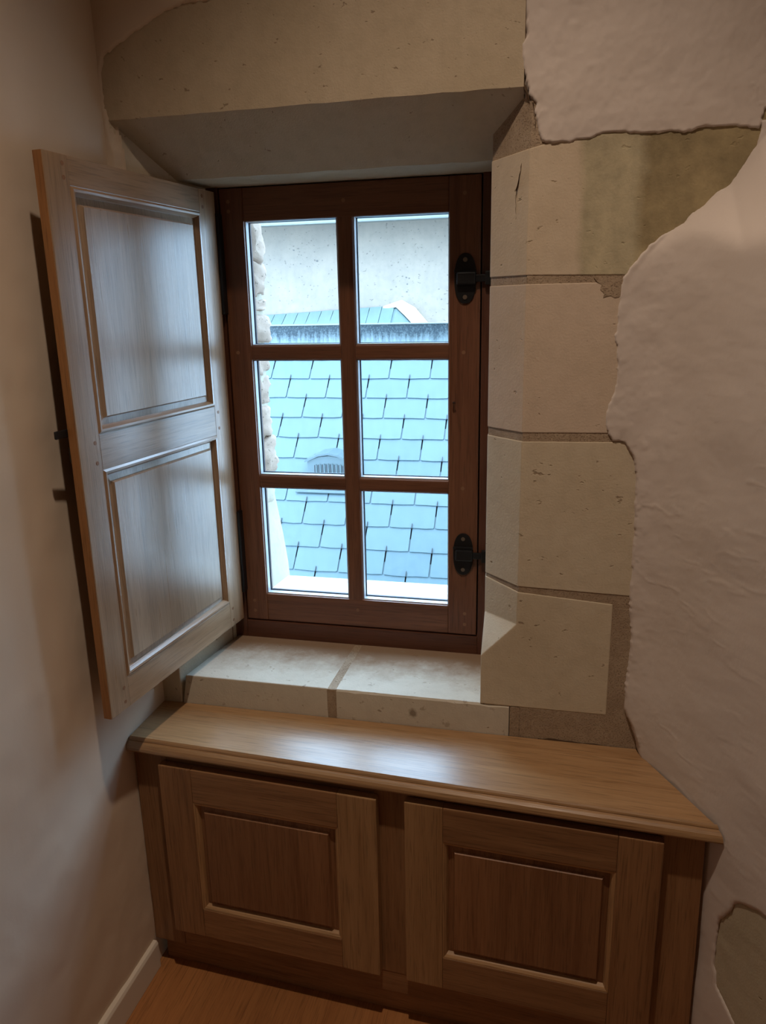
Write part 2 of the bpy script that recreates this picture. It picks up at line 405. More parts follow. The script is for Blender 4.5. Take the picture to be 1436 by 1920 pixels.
# inner sill: two slabs and their joint
def sill_slab(x0, x1, mat, chips):
    """front arris slightly chipped"""
    n = 26; rr = []
    for i in range(n + 1):
        x = x0 + (x1 - x0) * i / n; e = (random.random() ** 4) * 0.004 if 0 < i < n else 0
        rr.append([(x, YS, -0.90), (x, YS, -0.8185 - e), (x, YS + 0.003 + e, -0.8145), (x, 1.72, -0.8145), (x, 1.72, -0.90)])
    return loft('stone', rr, mat, wall)
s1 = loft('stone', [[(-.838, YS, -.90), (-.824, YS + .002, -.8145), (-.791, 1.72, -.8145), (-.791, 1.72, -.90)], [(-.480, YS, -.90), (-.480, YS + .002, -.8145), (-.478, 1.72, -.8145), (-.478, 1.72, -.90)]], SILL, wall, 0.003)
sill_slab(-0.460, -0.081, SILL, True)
box('mortar', -0.482, -0.458, YS + .0008, 1.72, -0.90, -0.8152, MORT, wall, 0.002)

# rough plaster: one sheet over the stones, its torn edge following the blocks, turning into the splayed side wall
P1 = [(-.084, 1.6), (-.084, .49), (-.082, .43), (-.087, .419), (-.081, .37), (-.073, .345), (-.063, .331), (-.060, .29), (-.051, .272), (-.030, .268), (-.010, .270), (.034, .273), (.060, .277), (.094, .276), (.14, .2745), (.179, .274), (.22, .2765), (.265, .272), (.297, .268), (.30, .30), (2.5, .60), (2.5, 1.6)]
P2 = [(.298, .246), (.279, .215), (.261, .188), (.230, .164), (.174, .120), (.137, .091), (.116, .070), (.098, .044), (.092, .021), (.089, -.011), (.092, -.067), (.097, -.112), (.097, -.143), (.083, -.197), (.087, -.235), (.093, -.251), (.118, -.252), (.133, -.277), (.141, -.317), (.143, -.409), (.144, -.490), (.144, -.547), (.150, -.600), (.151, -.670), (.145, -.740), (.149, -.780), (.153, -.806), (.165, -.834), (.178, -.872), (.190, -.92), (.19, -1.6), (2.5, -1.6), (2.5, .60), (.30, .28)]
ARC = [(-2.0, -1.1), (.10, .045), (.116, .070), (.137, .091), (.174, .120), (.230, .164), (.261, .188), (.279, .215), (.298, .246), (.40, .37), (1.5, 1.8)]
PL = [(-1.0, 1.6), (-.06, 1.6), (-.06, .665), (-.20, .648), (-.36, .612), (-.50, .574), (-.58, .556), (-.64, .543), (-.693, .538), (-.72, .533), (-.748, .526), (-.785, .511), (-.817, .497), (-.845, .481), (-.868, .469), (-.876, .452), (-.879, .441), (-.879, .395), (-.874, .371), (-.872, .345), (-.868, .33), (-.862, .30), (-.866, .2), (-1.0, .2)]
PATCH_C = None
def plaster_right():
    xs = axis((-0.12, 0.30, 0.0026), (0.30, 0.42, 0.004), (0.42, 1.02, 0.02)); zs = axis((-1.50, -0.96, 0.005), (-0.96, 0.56, 0.0026), (0.56, 1.52, 0.03))
    X, Z = np.meshgrid(xs, zs, indexing='ij')
    jag = fbm(X, Z, 38, 3, .6) * 0.0066 + fbm(X + 3, Z, 14, 2) * 0.004
    d = np.maximum(sdf(X, Z, P1), sdf(X, Z, P2)) + jag
    s = np.clip((d + .002) / .0034, 0, 1); s = s * s * (3 - 2 * s)
    lump = fbm(X, Z, 9, 4, .45) * 0.0045 + fbm(X * 1.0, Z * 0.7, 38, 3, .5) * 0.0016 + fbm(X, Z, 110, 2) * 0.0005
    # small trowel ridges and drips
    rid = np.abs(fbm(X + 9, Z * 0.8, 16, 4, .55)); lump = lump + np.clip(0.05 - rid, 0, .05) * 0.022 * (vnoise(X * 7, Z * 7) > 0.05)
    hgt = -0.010 + s * (0.0135 + np.clip(d, 0, .03) * .06)
    sp = X - (0.186 + 0.010 * fbm(X, Z, 5, 2))
    a = 1.85 * 0.018 * np.log1p(np.exp(np.clip(sp / 0.018, -40, 40)))
    zl = np.interp(X, [p[0] for p in ARC], [p[1] for p in ARC])
    b = 1.35 * (zl - Z)
    k = 0.010
    bul = -k * np.logaddexp(-np.clip(a, -1, 2) / k, -np.clip(b, -1, 2) / k)
    bul = np.maximum(bul, 0)
    inR2 = np.clip((sdf(X, Z, P2) + .004) / .008, 0, 1)
    hgt = hgt + bul * inR2 + lump * s
    # a field stone left bare near the floor: the plaster stops short of it
    cx, cz = 0.385, -1.115
    Yp = YS - hgt
    dp = sdf(X, Z, STONE_OUT) + fbm(X, Z, 40, 3) * .004
    hole = np.clip(dp / .008, 0, 1)
    Yp = Yp + hole * 0.030
    return grid_mesh('plaster', np.stack([X, Yp, Z], -1), PLASR, wall, (d > -.007) & (hole < .999))
STONE_OUT = [(.312, -1.136), (.3105, -1.095), (.314, -1.06), (.320, -1.034), (.327, -1.008), (.337, -.990), (.347, -.978), (.36, -.972), (.40, -.99), (.43, -1.05), (.44, -1.14), (.42, -1.23), (.38, -1.27), (.35, -1.25), (.333, -1.222), (.318, -1.205), (.313, -1.17)]
plaster_right()
# the bare field stone in the splay
u = np.linspace(0.296, 0.46, 42); zz = np.linspace(-1.30, -0.95, 80)
U, Z = np.meshgrid(u, zz, indexing='ij')
Yq = YS - 1.85 * (U - 0.186) - 0.007 + 0.012 + fbm(U, Z, 20, 4) * 0.003 + np.clip(-sdf(U, Z, STONE_OUT), 0, 1) * 1.0
grid_mesh('stone', np.stack([U, Yq, Z], -1), PATCH, wall)
def plaster_left():
    xs = axis((-0.93, -0.07, 0.004)); zs = axis((0.16, 0.70, 0.004), (0.70, 1.52, 0.04))
    X, Z = np.meshgrid(xs, zs, indexing='ij')
    d = sdf(X, Z, PL) + fbm(X, Z, 55, 4, .6) * .005
    s = np.clip((d + .002) / .006, 0, 1); s = s * s * (3 - 2 * s)
    return grid_mesh('plaster', np.stack([X, YS + .012 - s * (.017 + fbm(X, Z, 9, 3) * .004), Z], -1), PLASL, wall, d > -.007)
plaster_left()

# cracks and gaps where the plaster has come away
GAP = simple('dark_crack', (0.10, 0.065, 0.04), 0.9, 0, 0.1)
def crack(pts, w, y=YS - 0.0006, depth=0.01):
    up, dn = [], []
    n = len(pts)
    for i, (x, z) in enumerate(pts):
        a, b = pts[max(0, i - 1)], pts[min(n - 1, i + 1)]
        dx, dz = b[0] - a[0], b[1] - a[1]; L = math.hypot(dx, dz) + 1e-9
        h = w[min(i, len(w) - 1)] * random.uniform(.2, 1.15) * .30
        up.append((x - dz / L * h, z + dx / L * h)); dn.append((x + dz / L * h, z - dx / L * h))
    vs = []
    for (a, b) in zip(up, dn): vs += [(a[0], y, a[1]), (b[0], y, b[1]), (b[0], y + depth, b[1]), (a[0], y + depth, a[1])]
    fs = [(0, 1, 2, 3), (4 * n - 1, 4 * n - 2, 4 * n - 3, 4 * n - 4)]
    for i in range(n - 1):
        for k in range(4): fs.append((4 * i + k, 4 * i + (k + 1) % 4, 4 * i + 4 + (k + 1) % 4, 4 * i + 4 + k))
    return mesh('crack', vs, fs, GAP, wall)
def wob(a, b, n, amp):
    return [(a[0] + (b[0] - a[0]) * i / n + random.uniform(-amp, amp), a[1] + (b[1] - a[1]) * i / n + random.uniform(-amp, amp)) for i in range(n + 1)]
crack(wob((-.0835, .43), (-.0835, .372), 8, .0015), [.002, .003])
crack([(-.0895, .371), (-.083, .366), (-.080, .357), (-.075, .346), (-.073, .338)], [.003, .010, .012, .009, .002])
crack(wob((-.0655, .334), (-.061, .292), 7, .0012), [.006, .005, .004, .003, .002], y=YS - .0004)
crack(wob((-.0835, .242), (-.0935, .198), 7, .001), [.001, .003, .004, .003, .002, .001], y=1.4775)
crack(wob((-.0935, .192), (-.0925, .150), 7, .001), [.001, .002, .001], y=1.4855)
crack(wob((-.02, -.8835), (.185, -.889), 18, .001), [.006, .009, .011], y=YS - .001)

# rubble reveal outside, left of the window
def rubble(z0, z1, x, y0=1.79, y1=1.975, mat=RUB, amp=.009, slope=0.0, tilt=0.0):
    bm = bmesh.new(); bmesh.ops.create_cube(bm, size=1.0)
    bmesh.ops.subdivide_edges(bm, edges=bm.edges[:], cuts=10, use_grid_fill=True)
    sd = random.random() * 50; hx = 0.10
    for v in bm.verts:
        c = v.co * 2
        k = (abs(c.x) ** 9 + abs(c.y) ** 9 + abs(c.z) ** 9) ** (1 / 9); c = c / k * 0.98 + c * 0.02
        p = Vector((x - hx + c.x * hx, (y0 + y1) / 2 + c.y * (y1 - y0) / 2, (z0 + z1) / 2 + c.z * (z1 - z0) / 2 * 1.02))
        q = np.array([p.y * 30 + sd, p.z * 30 + p.x * 22])
        nn = float(fbm(np.array([q[0]]), np.array([q[1]]), 1.0, 4, .6)[0])
        p += v.co.normalized() * nn * amp * 1.6
        p.x += slope * (z0 + z1 - 2 * p.z) / 2 + tilt * (p.y - y1)
        v.co = p - OFF
    me = bpy.data.meshes.new('rubble_stone'); bm.to_mesh(me); bm.free()
    for p in me.polygons: p.use_smooth = True
    return link('rubble_stone', me, mat, wall)
for z0, z1, x, m in ((.225, .34, -.768, RUB), (.118, .228, -.768, RUB), (.035, .122, -.762, RUB), (-.006, .028, -.765, RUB), (-.083, -.012, -.760, RUB), (-.165, -.088, -.768, RUB), (-.245, -.168, -.772, RUB), (-.33, -.248, -.764, RUB), (-.43, -.333, -.762, RUB), (-.52, -.425, -.768, RUBS)):
    rubble(z0, z1, x, mat=m, amp=.012 if m is RUB else .004)
loft('mortar', [[(-.90, 1.765, z), (x, 1.765, z), (x, 1.955, z), (-.90, 1.955, z)] for z, x in ((-.78, -.742), (-.45, -.776), (.36, -.776))], RUBS, wall)
loft('limewashed_reveal', [[(-.90, 1.772, z), (x, 1.772, z), (x - .004, 1.968, z), (-.90, 1.968, z)] for z, x in ((-.78, -.737), (-.70, -.742), (-.62, -.752), (-.52, -.768), (-.47, -.785))], RUBS, wall, 0.004)
# right and upper reveals outside (out of sight) and the whitewashed outer sill
box('limewashed_reveal', -0.155, -0.12, 1.775, 1.965, -0.78, 0.30, RUBS, wall)
box('limewashed_reveal', -0.80, -0.12, 1.775, 1.965, 0.285, 0.43, RUBS, wall)
loft('outer_sill', [[(-.80, 1.772, -.95), (-.80, 1.772, -.722), (-.80, 1.955, -.738), (-.80, 1.962, -.745), (-.80, 1.962, -.95)], [(-.12, 1.772, -.95), (-.12, 1.772, -.722), (-.12, 1.955, -.738), (-.12, 1.962, -.745), (-.12, 1.962, -.95)]], WSILL, wall)

# ------------------------------------------------------------------ setting: side walls, floor, ceiling
ys = axis((-2.8, 0.4, 0.05), (0.4, 1.475, 0.008)); zs = axis((-1.50, 0.75, 0.009), (0.75, 1.52, 0.05))
Y, Z = np.meshgrid(ys, zs, indexing='ij')
sm = np.clip((1.50 - Y) / .03, 0.2, 1)
Xl = -0.884 + fbm(Y, Z, 3.2, 3, .5) * 0.006 * sm + fbm(Y, Z * .8, 20, 3, .5) * 0.0016 * sm
scr = np.abs(fbm(Y + .5 * Z, Z * .6, 7, 3)); Xl += np.clip(.02 - scr, 0, .02) * .03 * (vnoise(Y * 5, Z * 5) > .2)
wl = grid_mesh('wall_left', np.stack([Xl, Y, Z], -1), PLASL); wl['kind'] = 'structure'
wr = empty('wall_right', kind='structure')
box('plaster', 1.0, 1.1, -2.85, 1.47, -1.50, 1.52, PLASR, wr)
rear = box('wall_rear', -1.0, 1.1, -2.9, -2.8, -1.50, 1.52, PLASL); rear['kind'] = 'structure'
ceil = box('ceiling', -1.0, 1.2, -2.9, 1.6, 1.50, 1.60, WHITE); ceil['kind'] = 'structure'
fl = empty('floor', (0, 0, FLOOR), kind='structure')
OFF = Vector((0, 0, FLOOR))
box('subfloor', -1.0, 1.1, -2.9, 1.55, FLOOR - 0.06, FLOOR - 0.0145, DARK, fl)
pw = 0.128
for i in range(16):
    x0 = -0.884 + i * pw; y = 0.80 - (i * 0.37) % 0.9
    ends = [1.40] + [y - 1.15 * k for k in range(5) if y - 1.15 * k > -2.75] + [-2.8]
    for a, b in zip(ends[:-1], ends[1:]):
        if a - b > 0.05: box('plank', x0 + .0001, min(x0 + pw - .0001, 1.0), b + .0004, a - .0004, FLOOR - 0.014, FLOOR, FLO[1], fl, 0.0003, 1)
OFF = Vector((0, 0, 0))
bb = loft('baseboard_left', [[(-.886, y, FLOOR), (-.871, y, FLOOR), (-.871, y, -1.431), (-.8745, y, -1.424), (-.886, y, -1.4235)] for y in (-2.8, 1.307)], WHITE, None, 0.0015); bb['kind'] = 'structure'

# ------------------------------------------------------------------ setting: the window
win = empty('window_1', (-0.47, 1.70, -0.815), kind='structure')
win['label'] = 'brown stained six-pane casement window set deep in the stone wall'
OFF = Vector(win.location)
Y0 = 1.70
XS = (-.763, -.708, -.493, -.456, -.245, -.177); ZS = (.263, .192, -.079, -.114, -.387, -.420, -.695, -.766)
box('frame_jamb', -.80, XS[0] - .003, Y0 - .002, 1.775, -.830, .300, FRM[2], win, .002)
box('frame_jamb', XS[5] + .003, -.138, Y0 - .002, 1.775, -.830, .300, FRM[2], win, .002)
box('frame_head', XS[0] - .003, XS[5] + .003, Y0 - .002, 1.775, ZS[0] + .003, .300, FRM[0], win, .002)
box('frame_sill', XS[0] - .003, XS[5] + .003, Y0 - .002, 1.775, -.830, ZS[7] - .003, FRM[0], win, .002)
box('stile', XS[0], XS[1], Y0, Y0 + .046, ZS[7], ZS[0], CAS[2], win, .0025)
box('stile', XS[4], XS[5], Y0, Y0 + .046, ZS[7], ZS[0], CAS[2], win, .0025)
box('rail', XS[1], XS[4], Y0 + .0006, Y0 + .046, ZS[1], ZS[0], CAS[0], win, .0025)
box('rail', XS[1], XS[4], Y0 + .0006, Y0 + .046, ZS[7], ZS[6], CAS[0], win, .0025)
box('glazing_bar', XS[2], XS[3], Y0 + .001, Y0 + .044, ZS[6] - .004, ZS[1] + .004, CAS[2], win, .006, 3)
for a, b in ((2, 3), (4, 5)):
    for l, r in ((XS[1] - .003, XS[2] + .004), (XS[3] - .004, XS[4] + .003)):
        box('glazing_bar', l, r, Y0 + .0015, Y0 + .044, ZS[b], ZS[a], CAS[0], win, .007, 3)
for (l, r) in ((XS[1], XS[2]), (XS[3], XS[4])):
    for (t, b) in ((ZS[1], ZS[2]), (ZS[3], ZS[4]), (ZS[5], ZS[6])):
        g = box('glass_pane', l - .004, r + .004, Y0 + .0235, Y0 + .0275, b - .004, t + .004, GLASS, win)
        e = .0022; ya, yb = Y0 + .007, Y0 + .0225
        for nm, q in (('spacer', (l - .004, l + e, b - .002, t + .002)), ('spacer', (r - e, r + .004, b - .002, t + .002)), ('spacer', (l + e, r - e, b - .004, b + e)), ('spacer', (l + e, r - e, t - .0006, t + .004))):
            s = box(nm, q[0], q[1], ya, yb, q[2], q[3], ALU, g)
            s['label'] = 'grey glazing strip lining the pane'
        e2 = .0036; ya, yb = Y0 + .0275, Y0 + .0315
        ring = []
        for nm, q in (('seal', (l - .004, l + e2, b - .002, t + .002)), ('seal', (r - e2, r + .004, b - .002, t + .002)), ('seal', (l + e2, r - e2, b - .004, b + e2)), ('seal', (l + e2, r - e2, t - .0012, t + .004))):
            box(nm, q[0], q[1], ya, yb, q[2], q[3], SEAL, g)
# rebate of the frame closing the gap round the casement
for q in ((XS[0] - .012, XS[0] + .010, ZS[7] - .01, ZS[0] + .01), (XS[5] - .010, XS[5] + .012, ZS[7] - .01, ZS[0] + .01), (XS[0], XS[5], ZS[0] - .010, ZS[0] + .012), (XS[0], XS[5], ZS[7] - .012, ZS[7] + .010)):
    box('frame_rebate', q[0], q[1], Y0 + .0465, Y0 + .07, q[2], q[3], FRM[2], win)
# pegs of the casement joints
for x, z in ((-.742, .235), (-.742, .215), (-.212, .228), (-.475, .226), (-.742, -.095), (-.212, -.098), (-.212, -.404), (-.742, -.715), (-.742, -.742), (-.47, -.722), (-.205, -.712), (-.205, -.74)):
    disc('peg', (x, z), .0042, .0042, Y0 - .0006, Y0 + .01, PEGM, win, n=12)
def latch(cz, rz, ry0):
    l = disc('latch', (-.2095, cz), .0235, rz, Y0 - .0035, Y0 + .001, IRON, win, .001, 36, 2.3)
    l['label'] = 'black iron latch plate'
    box('latch_bolt', -.226, -.186, Y0 - .016, Y0 - .0035, cz - .013, cz + .013, IRON, l, .003)
    box('latch_bolt', -.226, -.144, Y0 - .0125, Y0 - .0045, cz - .0075, cz + .0075, IRON, l, .002)
    box('keeper', -.166, -.150, Y0 - .017, Y0 - .0025, cz - .014, cz + .014, IRON, l, .002)
    box('latch_rib', -.233, -.186, Y0 - .0075, Y0 - .003, cz + .012, cz + .019, IRON, l, .0015)
    for dz in (rz * .74, -rz * .74): disc('screw', (-.2095, cz + dz), .0048, .0048, Y0 - .0052, Y0 - .003, BRASS, l, .0006, 14)
latch(.057, .052, 0); latch(-.562, .051, 0)
for z0, z1 in ((-.008, .21), (-.686, -.477)): box('hinge', -.7685, -.7585, Y0 - .022, Y0 + .001, z0, z1, IRON, win, .002)
nl = disc('nail', (-.233, -.207), .002, .002, Y0 - .012, Y0 + .01, NAILM, win, 0, 8)
box('nail_hook', -.2345, -.2275, Y0 - .0135, Y0 - .0115, -.2085, -.2055, NAILM, nl)
OFF = Vector((0, 0, 0))

# ------------------------------------------------------------------ framed panelling (front face at y = 0, viewer on -y)
def panel(parent, x0, x1, z0, z1, y_field, y_edge, y_back, inset, mat):
    """raised and fielded panel: the bevelled border falls back from a raised field"""
    i = inset; e = .0035
    rings = [[(x0, y_back, z0), (x1, y_back, z0), (x1, y_back, z1), (x0, y_back, z1)],
             [(x0, y_edge, z0), (x1, y_edge, z0), (x1, y_edge, z1), (x0, y_edge, z1)],
             [(x0 + i, y_edge - .002, z0 + i), (x1 - i, y_edge - .002, z0 + i), (x1 - i, y_edge - .002, z1 - i), (x0 + i, y_edge - .002, z1 - i)],
             [(x0 + i + e, y_field, z0 + i + e), (x1 - i - e, y_field, z0 + i + e), (x1 - i - e, y_field, z1 - i - e), (x0 + i + e, y_field, z1 - i - e)]]
    return loft('panel', rings, mat, parent)
def moulding(parent, x0, x1, z0, z1, prof, mats):
    """four mitred lengths lining the opening; prof = (distance into the opening, y)"""
    def pt(side, t, d, y):
        if side == 'b': return ((x0 + d) * (1 - t) + (x1 - d) * t, y, z0 + d)
        if side == 't': return ((x0 + d) * (1 - t) + (x1 - d) * t, y, z1 - d)
        if side == 'l': return (x0 + d, y, (z0 + d) * (1 - t) + (z1 - d) * t)
        return (x1 - d, y, (z0 + d) * (1 - t) + (z1 - d) * t)
    for s in 'btlr':
        loft('moulding', [[pt(s, t, d, y) for d, y in prof] for t in (0, 1)], mats[0] if s in 'bt' else mats[2], parent)

# ------------------------------------------------------------------ the shutter
HN = Vector((-0.7645, 1.680, 0))
dirv = Vector((-0.101, -0.995, 0)).normalized()
shutter = empty('shutter', (HN.x, HN.y, -0.756), math.atan2(-dirv.y, -dirv.x), 'pale oak panelled shutter standing open against the left wall', 'shutter')
OFF = Vector((0, 0, -0.756))
W = .522; T = .019; z0, z1 = -.756, .254
mo, mi = -.465, -.065
box('stile', -W, mo, 0, T, z0, z1, SHUT[2], shutter, .0015)
st = box('stile', mi, -.001, 0, T, z0, z1, SHUT[2], shutter, .0015)
box('edge_band', -W - .0012, -W + .0004, .0015, T - .0015, z0 + .001, z1 - .001, SHUTE[2], shutter)['label'] = 'orange-brown sawn edge of the outer stile'
for a, b in ((.2065, z1), (-.277, -.211), (z0, -.692)): box('rail', mo, mi, .0003, T, a, b, SHUT[0], shutter, .001)
for a, b in ((-.211, .2065), (-.692, -.277)):
    pr = [(0, .0005), (.004, -.0025), (.008, -.002), (.011, .003), (.0135, .0075), (.0135, .012), (0, .012)]
    moulding(shutter, mo, mi, a, b, pr, SHUT)
    panel(shutter, mo + .010, mi - .010, a + .010, b - .010, .0015, .0095, .016, .016, SHUTB[2])
for x, z in ((-.478, .24), (-.478, .218), (-.052, .24), (-.052, .218), (-.478, -.225), (-.478, -.262), (-.052, -.225), (-.052, -.262), (-.478, -.71), (-.478, -.74), (-.052, -.71), (-.052, -.74)):
    disc('peg', (x, z), .0038, .0038, -.0004, .006, PEGM, shutter, n=12)
lt = box('latch', -W + .012, -W + .050, T, T + .006, -.34, -.04, IRON, shutter, .001)
lt['label'] = 'black iron bolt on the wall side of the shutter'
box('latch_handle', -W + .020, -W + .040, T + .006, T + .022, -.26, -.23, IRON, lt, .004)
box('latch_tongue', -W - .028, -W + .014, T + .0005, T + .0055, -.208, -.194, IRON, lt, .002)
for a, b in ((-.008, .21), (-.686, -.477)): box('hinge', -.003, .004, -.004, T, a, b, IRON, shutter, .001)
OFF = Vector((0, 0, 0))

# ------------------------------------------------------------------ window-seat cabinet and worktop
A = Vector((-0.884, 1.289, FLOOR)); TH = math.radians(-2.957); ct, stn = math.cos(TH), math.sin(TH)
def loc(x, y): dx, dy = x - A.x, y - A.y; return (dx * ct + dy * stn, -dx * stn + dy * ct)
cab = empty('cabinet', A, TH, 'low oak window-seat cabinet with two panelled doors beneath the window', 'cabinet')
OFF = Vector((0, 0, FLOOR))
F = .027                    # face frame set back from the nosing
XR = 1.168
box('stile', .001, .080, F, F + .02, -1.425, -.9135, OAK[2], cab, .001)
box('stile', .548, .630, F, F + .02, -1.372, -.9135, OAK[2], cab, .001)
mesh('stile', [(1.085, F, -1.425), (1.172, F, -1.425), (XR - .002, F, -.9135), (1.085, F, -.9135), (1.085, F + .02, -1.425), (1.168, F + .02, -1.425), (XR - .008, F + .02, -.9135), (1.085, F + .02, -.9135)], BOXF, OAK[2], cab, .001)
box('rail', .080, .548, F + .001, F + .02, -.970, -.9135, OAK[0], cab, .001)
box('rail', .630, 1.085, F + .001, F + .02, -.970, -.9135, OAK[0], cab, .001)
box('rail', .080, 1.085, F + .001, F + .02, -1.425, -1.372, OAK[0], cab, .001)
box('plinth', .014, 1.165, F + .022, F + .042, FLOOR + .001, -1.424, OAK[0], cab, .001)
box('back_panel', .02, 1.10, F + .10, F + .108, FLOOR + .002, -.9135, OAKB[2], cab)
box('bottom_panel', .02, 1.10, F + .042, F + .10, -1.42, -1.405, OAKB[0], cab)
def door(x0, x1, z0, z1, xa, xb, za, zb, mats_l, mats_r):
    d = box('door', x0 + .01, x1 - .01, .024, F - .0002, z0 + .01, z1 - .01, OAKB[2], cab)     # backing of the framed door
    y0, y1 = .004, .0245
    def lip(name, X0, X1, Z0, Z1, mat): return box(name, X0, X1, y0, y1, Z0, Z1, mat, d, .0022, 2)
    lip('stile', x0, xa, z0, z1, mats_l); lip('stile', xb, x1, z0, z1, mats_r)
    lip('rail', xa, xb, zb, z1, OAK[0]); lip('rail', xa, xb, z0, za, OAK[0])
    moulding(d, xa, xb, za, zb, [(0, y0 + .001), (.003, y0 + .0015), (.007, y0 + .005), (.010, y0 + .012), (.010, y0 + .014), (0, y0 + .014)], OAKL)
    panel(d, xa + .008, xb - .008, za + .008, zb - .008, y0 + .004, y0 + .0125, y1 - .001, .012, OAKB[2])
    # rounded lip running round the door edge
    for s in (0, 1):
        pass
    return d
door(.072, .560, -1.366, -.937, .149, .477, -1.292, -1.018, OAK[2], OAKL[2])
door(.617, 1.096, -1.362, -.931, .694, 1.018, -1.284, -1.009, OAKL[2], OAK[2])

wt = empty('worktop', (A.x, A.y, -.9135), TH, 'pale oak worktop with a moulded nosing over the cabinet below the sill', 'worktop')
OFF = Vector((0, 0, -.9135))
zt = -.884
def left_x(w): return .0516 * w + .0015
splay0, splay1 = loc(.181, 1.448), loc(.290, 1.2475)
def right_x(w): return splay0[0] + (splay1[0] - splay0[0]) * (w - splay0[1]) / (splay1[1] - splay0[1])
NW = .0165
bk0, bk1 = loc(-.8835, YS - .001), loc(.178, YS - .001)
top = [(left_x(NW), NW), (right_x(NW), NW), splay0, bk1, bk0]
loft('board', [[(x, y, zt - .024) for x, y in top], [(x, y, zt) for x, y in top]], TOP[0], wt, .0012)
prof = [(NW, zt - .0005), (.014, zt - .003), (.0125, zt - .006), (.0125, zt - .008), (.008, zt - .0095), (.0035, zt - .0135), (.0008, zt - .019), (.0, zt - .024), (.001, zt - .027), (.004, zt - .0292), (.040, zt - .0292), (.040, zt - .0242), (NW, zt - .0242)]
loft('nosing', [[(left_x(w), w, z) for w, z in prof], [(right_x(min(w, NW)) + .004, w, z) for w, z in prof]], TOP[0], wt)
OFF = Vector((0, 0, 0))

# ------------------------------------------------------------------ outside: the slate roof below the window
roof = empty('slate_roof', (-0.9, 3.94, -1.8), 0, 'steep blue-grey slate roof of the low house right outside the window', 'roof')
OFF = Vector((-0.9, 3.94, -1.8))
ra = Vector((0, 3.947, -.304)); rd = Vector((0, .637, .771)).normalized(); rn = Vector((0, -rd.z, rd.y))
def rp(x, s, h): p = ra + rd * s + rn * h; return (x, p.y, p.z)
RX0, RX1 = -2.75, 0.72
loft('roof_deck', [[rp(x, -2.1, -.012), rp(x, .12, -.012), rp(x, .12, -.06), rp(x, -2.1, -.06)] for x in (RX0, RX1)], DARK, roof)
CW, CH = .2155, .1192
hooks = bmesh.new()
def addhook(x, s):
    for a, b, c in ((s - .004, s + .022, .0115),):
        vs = [rp(x - .0015, a, c - .003), rp(x + .0015, a, c - .003), rp(x + .0015, b, c), rp(x - .0015, b, c), rp(x - .0015, a, c + .003), rp(x + .0015, a, c + .003), rp(x + .0015, b, c + .002), rp(x - .0015, b, c + .002)]
        bv = [hooks.verts.new(Vector(v) - OFF) for v in vs]
        for f in BOXF: hooks.faces.new([bv[i] for i in f])
protos = []
def slate(x0, s0):
    """one slate: thin tapered sheet, lower corners knapped; it lies on the course below"""
    w = CW - .0048; j = lambda a: (random.random() - .5) * a
    L = CH * 1.55
    pts = [(x0 + .002, s0 + L)] + [(x0 + w, s0 + L), (x0 + w + j(.001), s0 + .005 + j(.006)), (x0 + w - .003 + j(.004), s0 + abs(j(.006)))]
    for k in range(3): pts.append((x0 + w * (.78 - .26 * k) + j(.02), s0 + j(.0035)))
    pts += [(x0 + .006 + j(.005), s0 + abs(j(.006))), (x0 + .002 + j(.001), s0 + .005 + j(.006))]
    def hh(s): return .0095 - (s - s0) / L * .0085
    lo = [rp(x, s, hh(s) - .0055) for x, s in pts]; hi = [rp(x, s, hh(s)) for x, s in pts]
    return loft('slate', [lo, hi], SLATE, roof)
ncol = 16
for k in range(-1, 14):
    s0 = -.072 - CH * k
    off = -.8714 + (0 if k % 2 == 0 else .1077)
    for c in range(-8, 8):
        x0 = off + c * CW
        if x0 < RX0 or x0 + CW > RX1: continue
        slate(x0, s0); addhook(x0 + CW / 2, s0)
me = bpy.data.meshes.new('slate_hook'); hooks.to_mesh(me); hooks.free()
hk = link('slate_hook', me, IRON, roof); hk['kind'] = 'stuff'
# zinc ridge flashing with dark streaks
py, pz = rp(0, .075, 0)[1:]
o = box('ridge_flashing', RX0, RX1, 4.020, 4.040, -.215, -.0815, None, roof, .002)
o.data.materials.append(FLASH); o['label'] = 'zinc strip along the top of the roof, streaked dark'
# shift the mesh so its own z = 0 is mid-height, for the streak pattern
mid = Vector((0, 4.03, -.148)) - OFF
o.data.transform(Matrix.Translation(-mid)); o.location = mid
box('ridge_flashing', RX0, RX1, 4.012, 4.10, -.0845, -.079, ZINC, roof, .001)
# rear slope so the roof is a solid thing
loft('rear_slope', [[(x, 4.05, -.10), (x, 4.9, -1.2), (x, 4.9, -1.25), (x, 4.05, -.15)] for x in (RX0, RX1)], SLATE, roof)
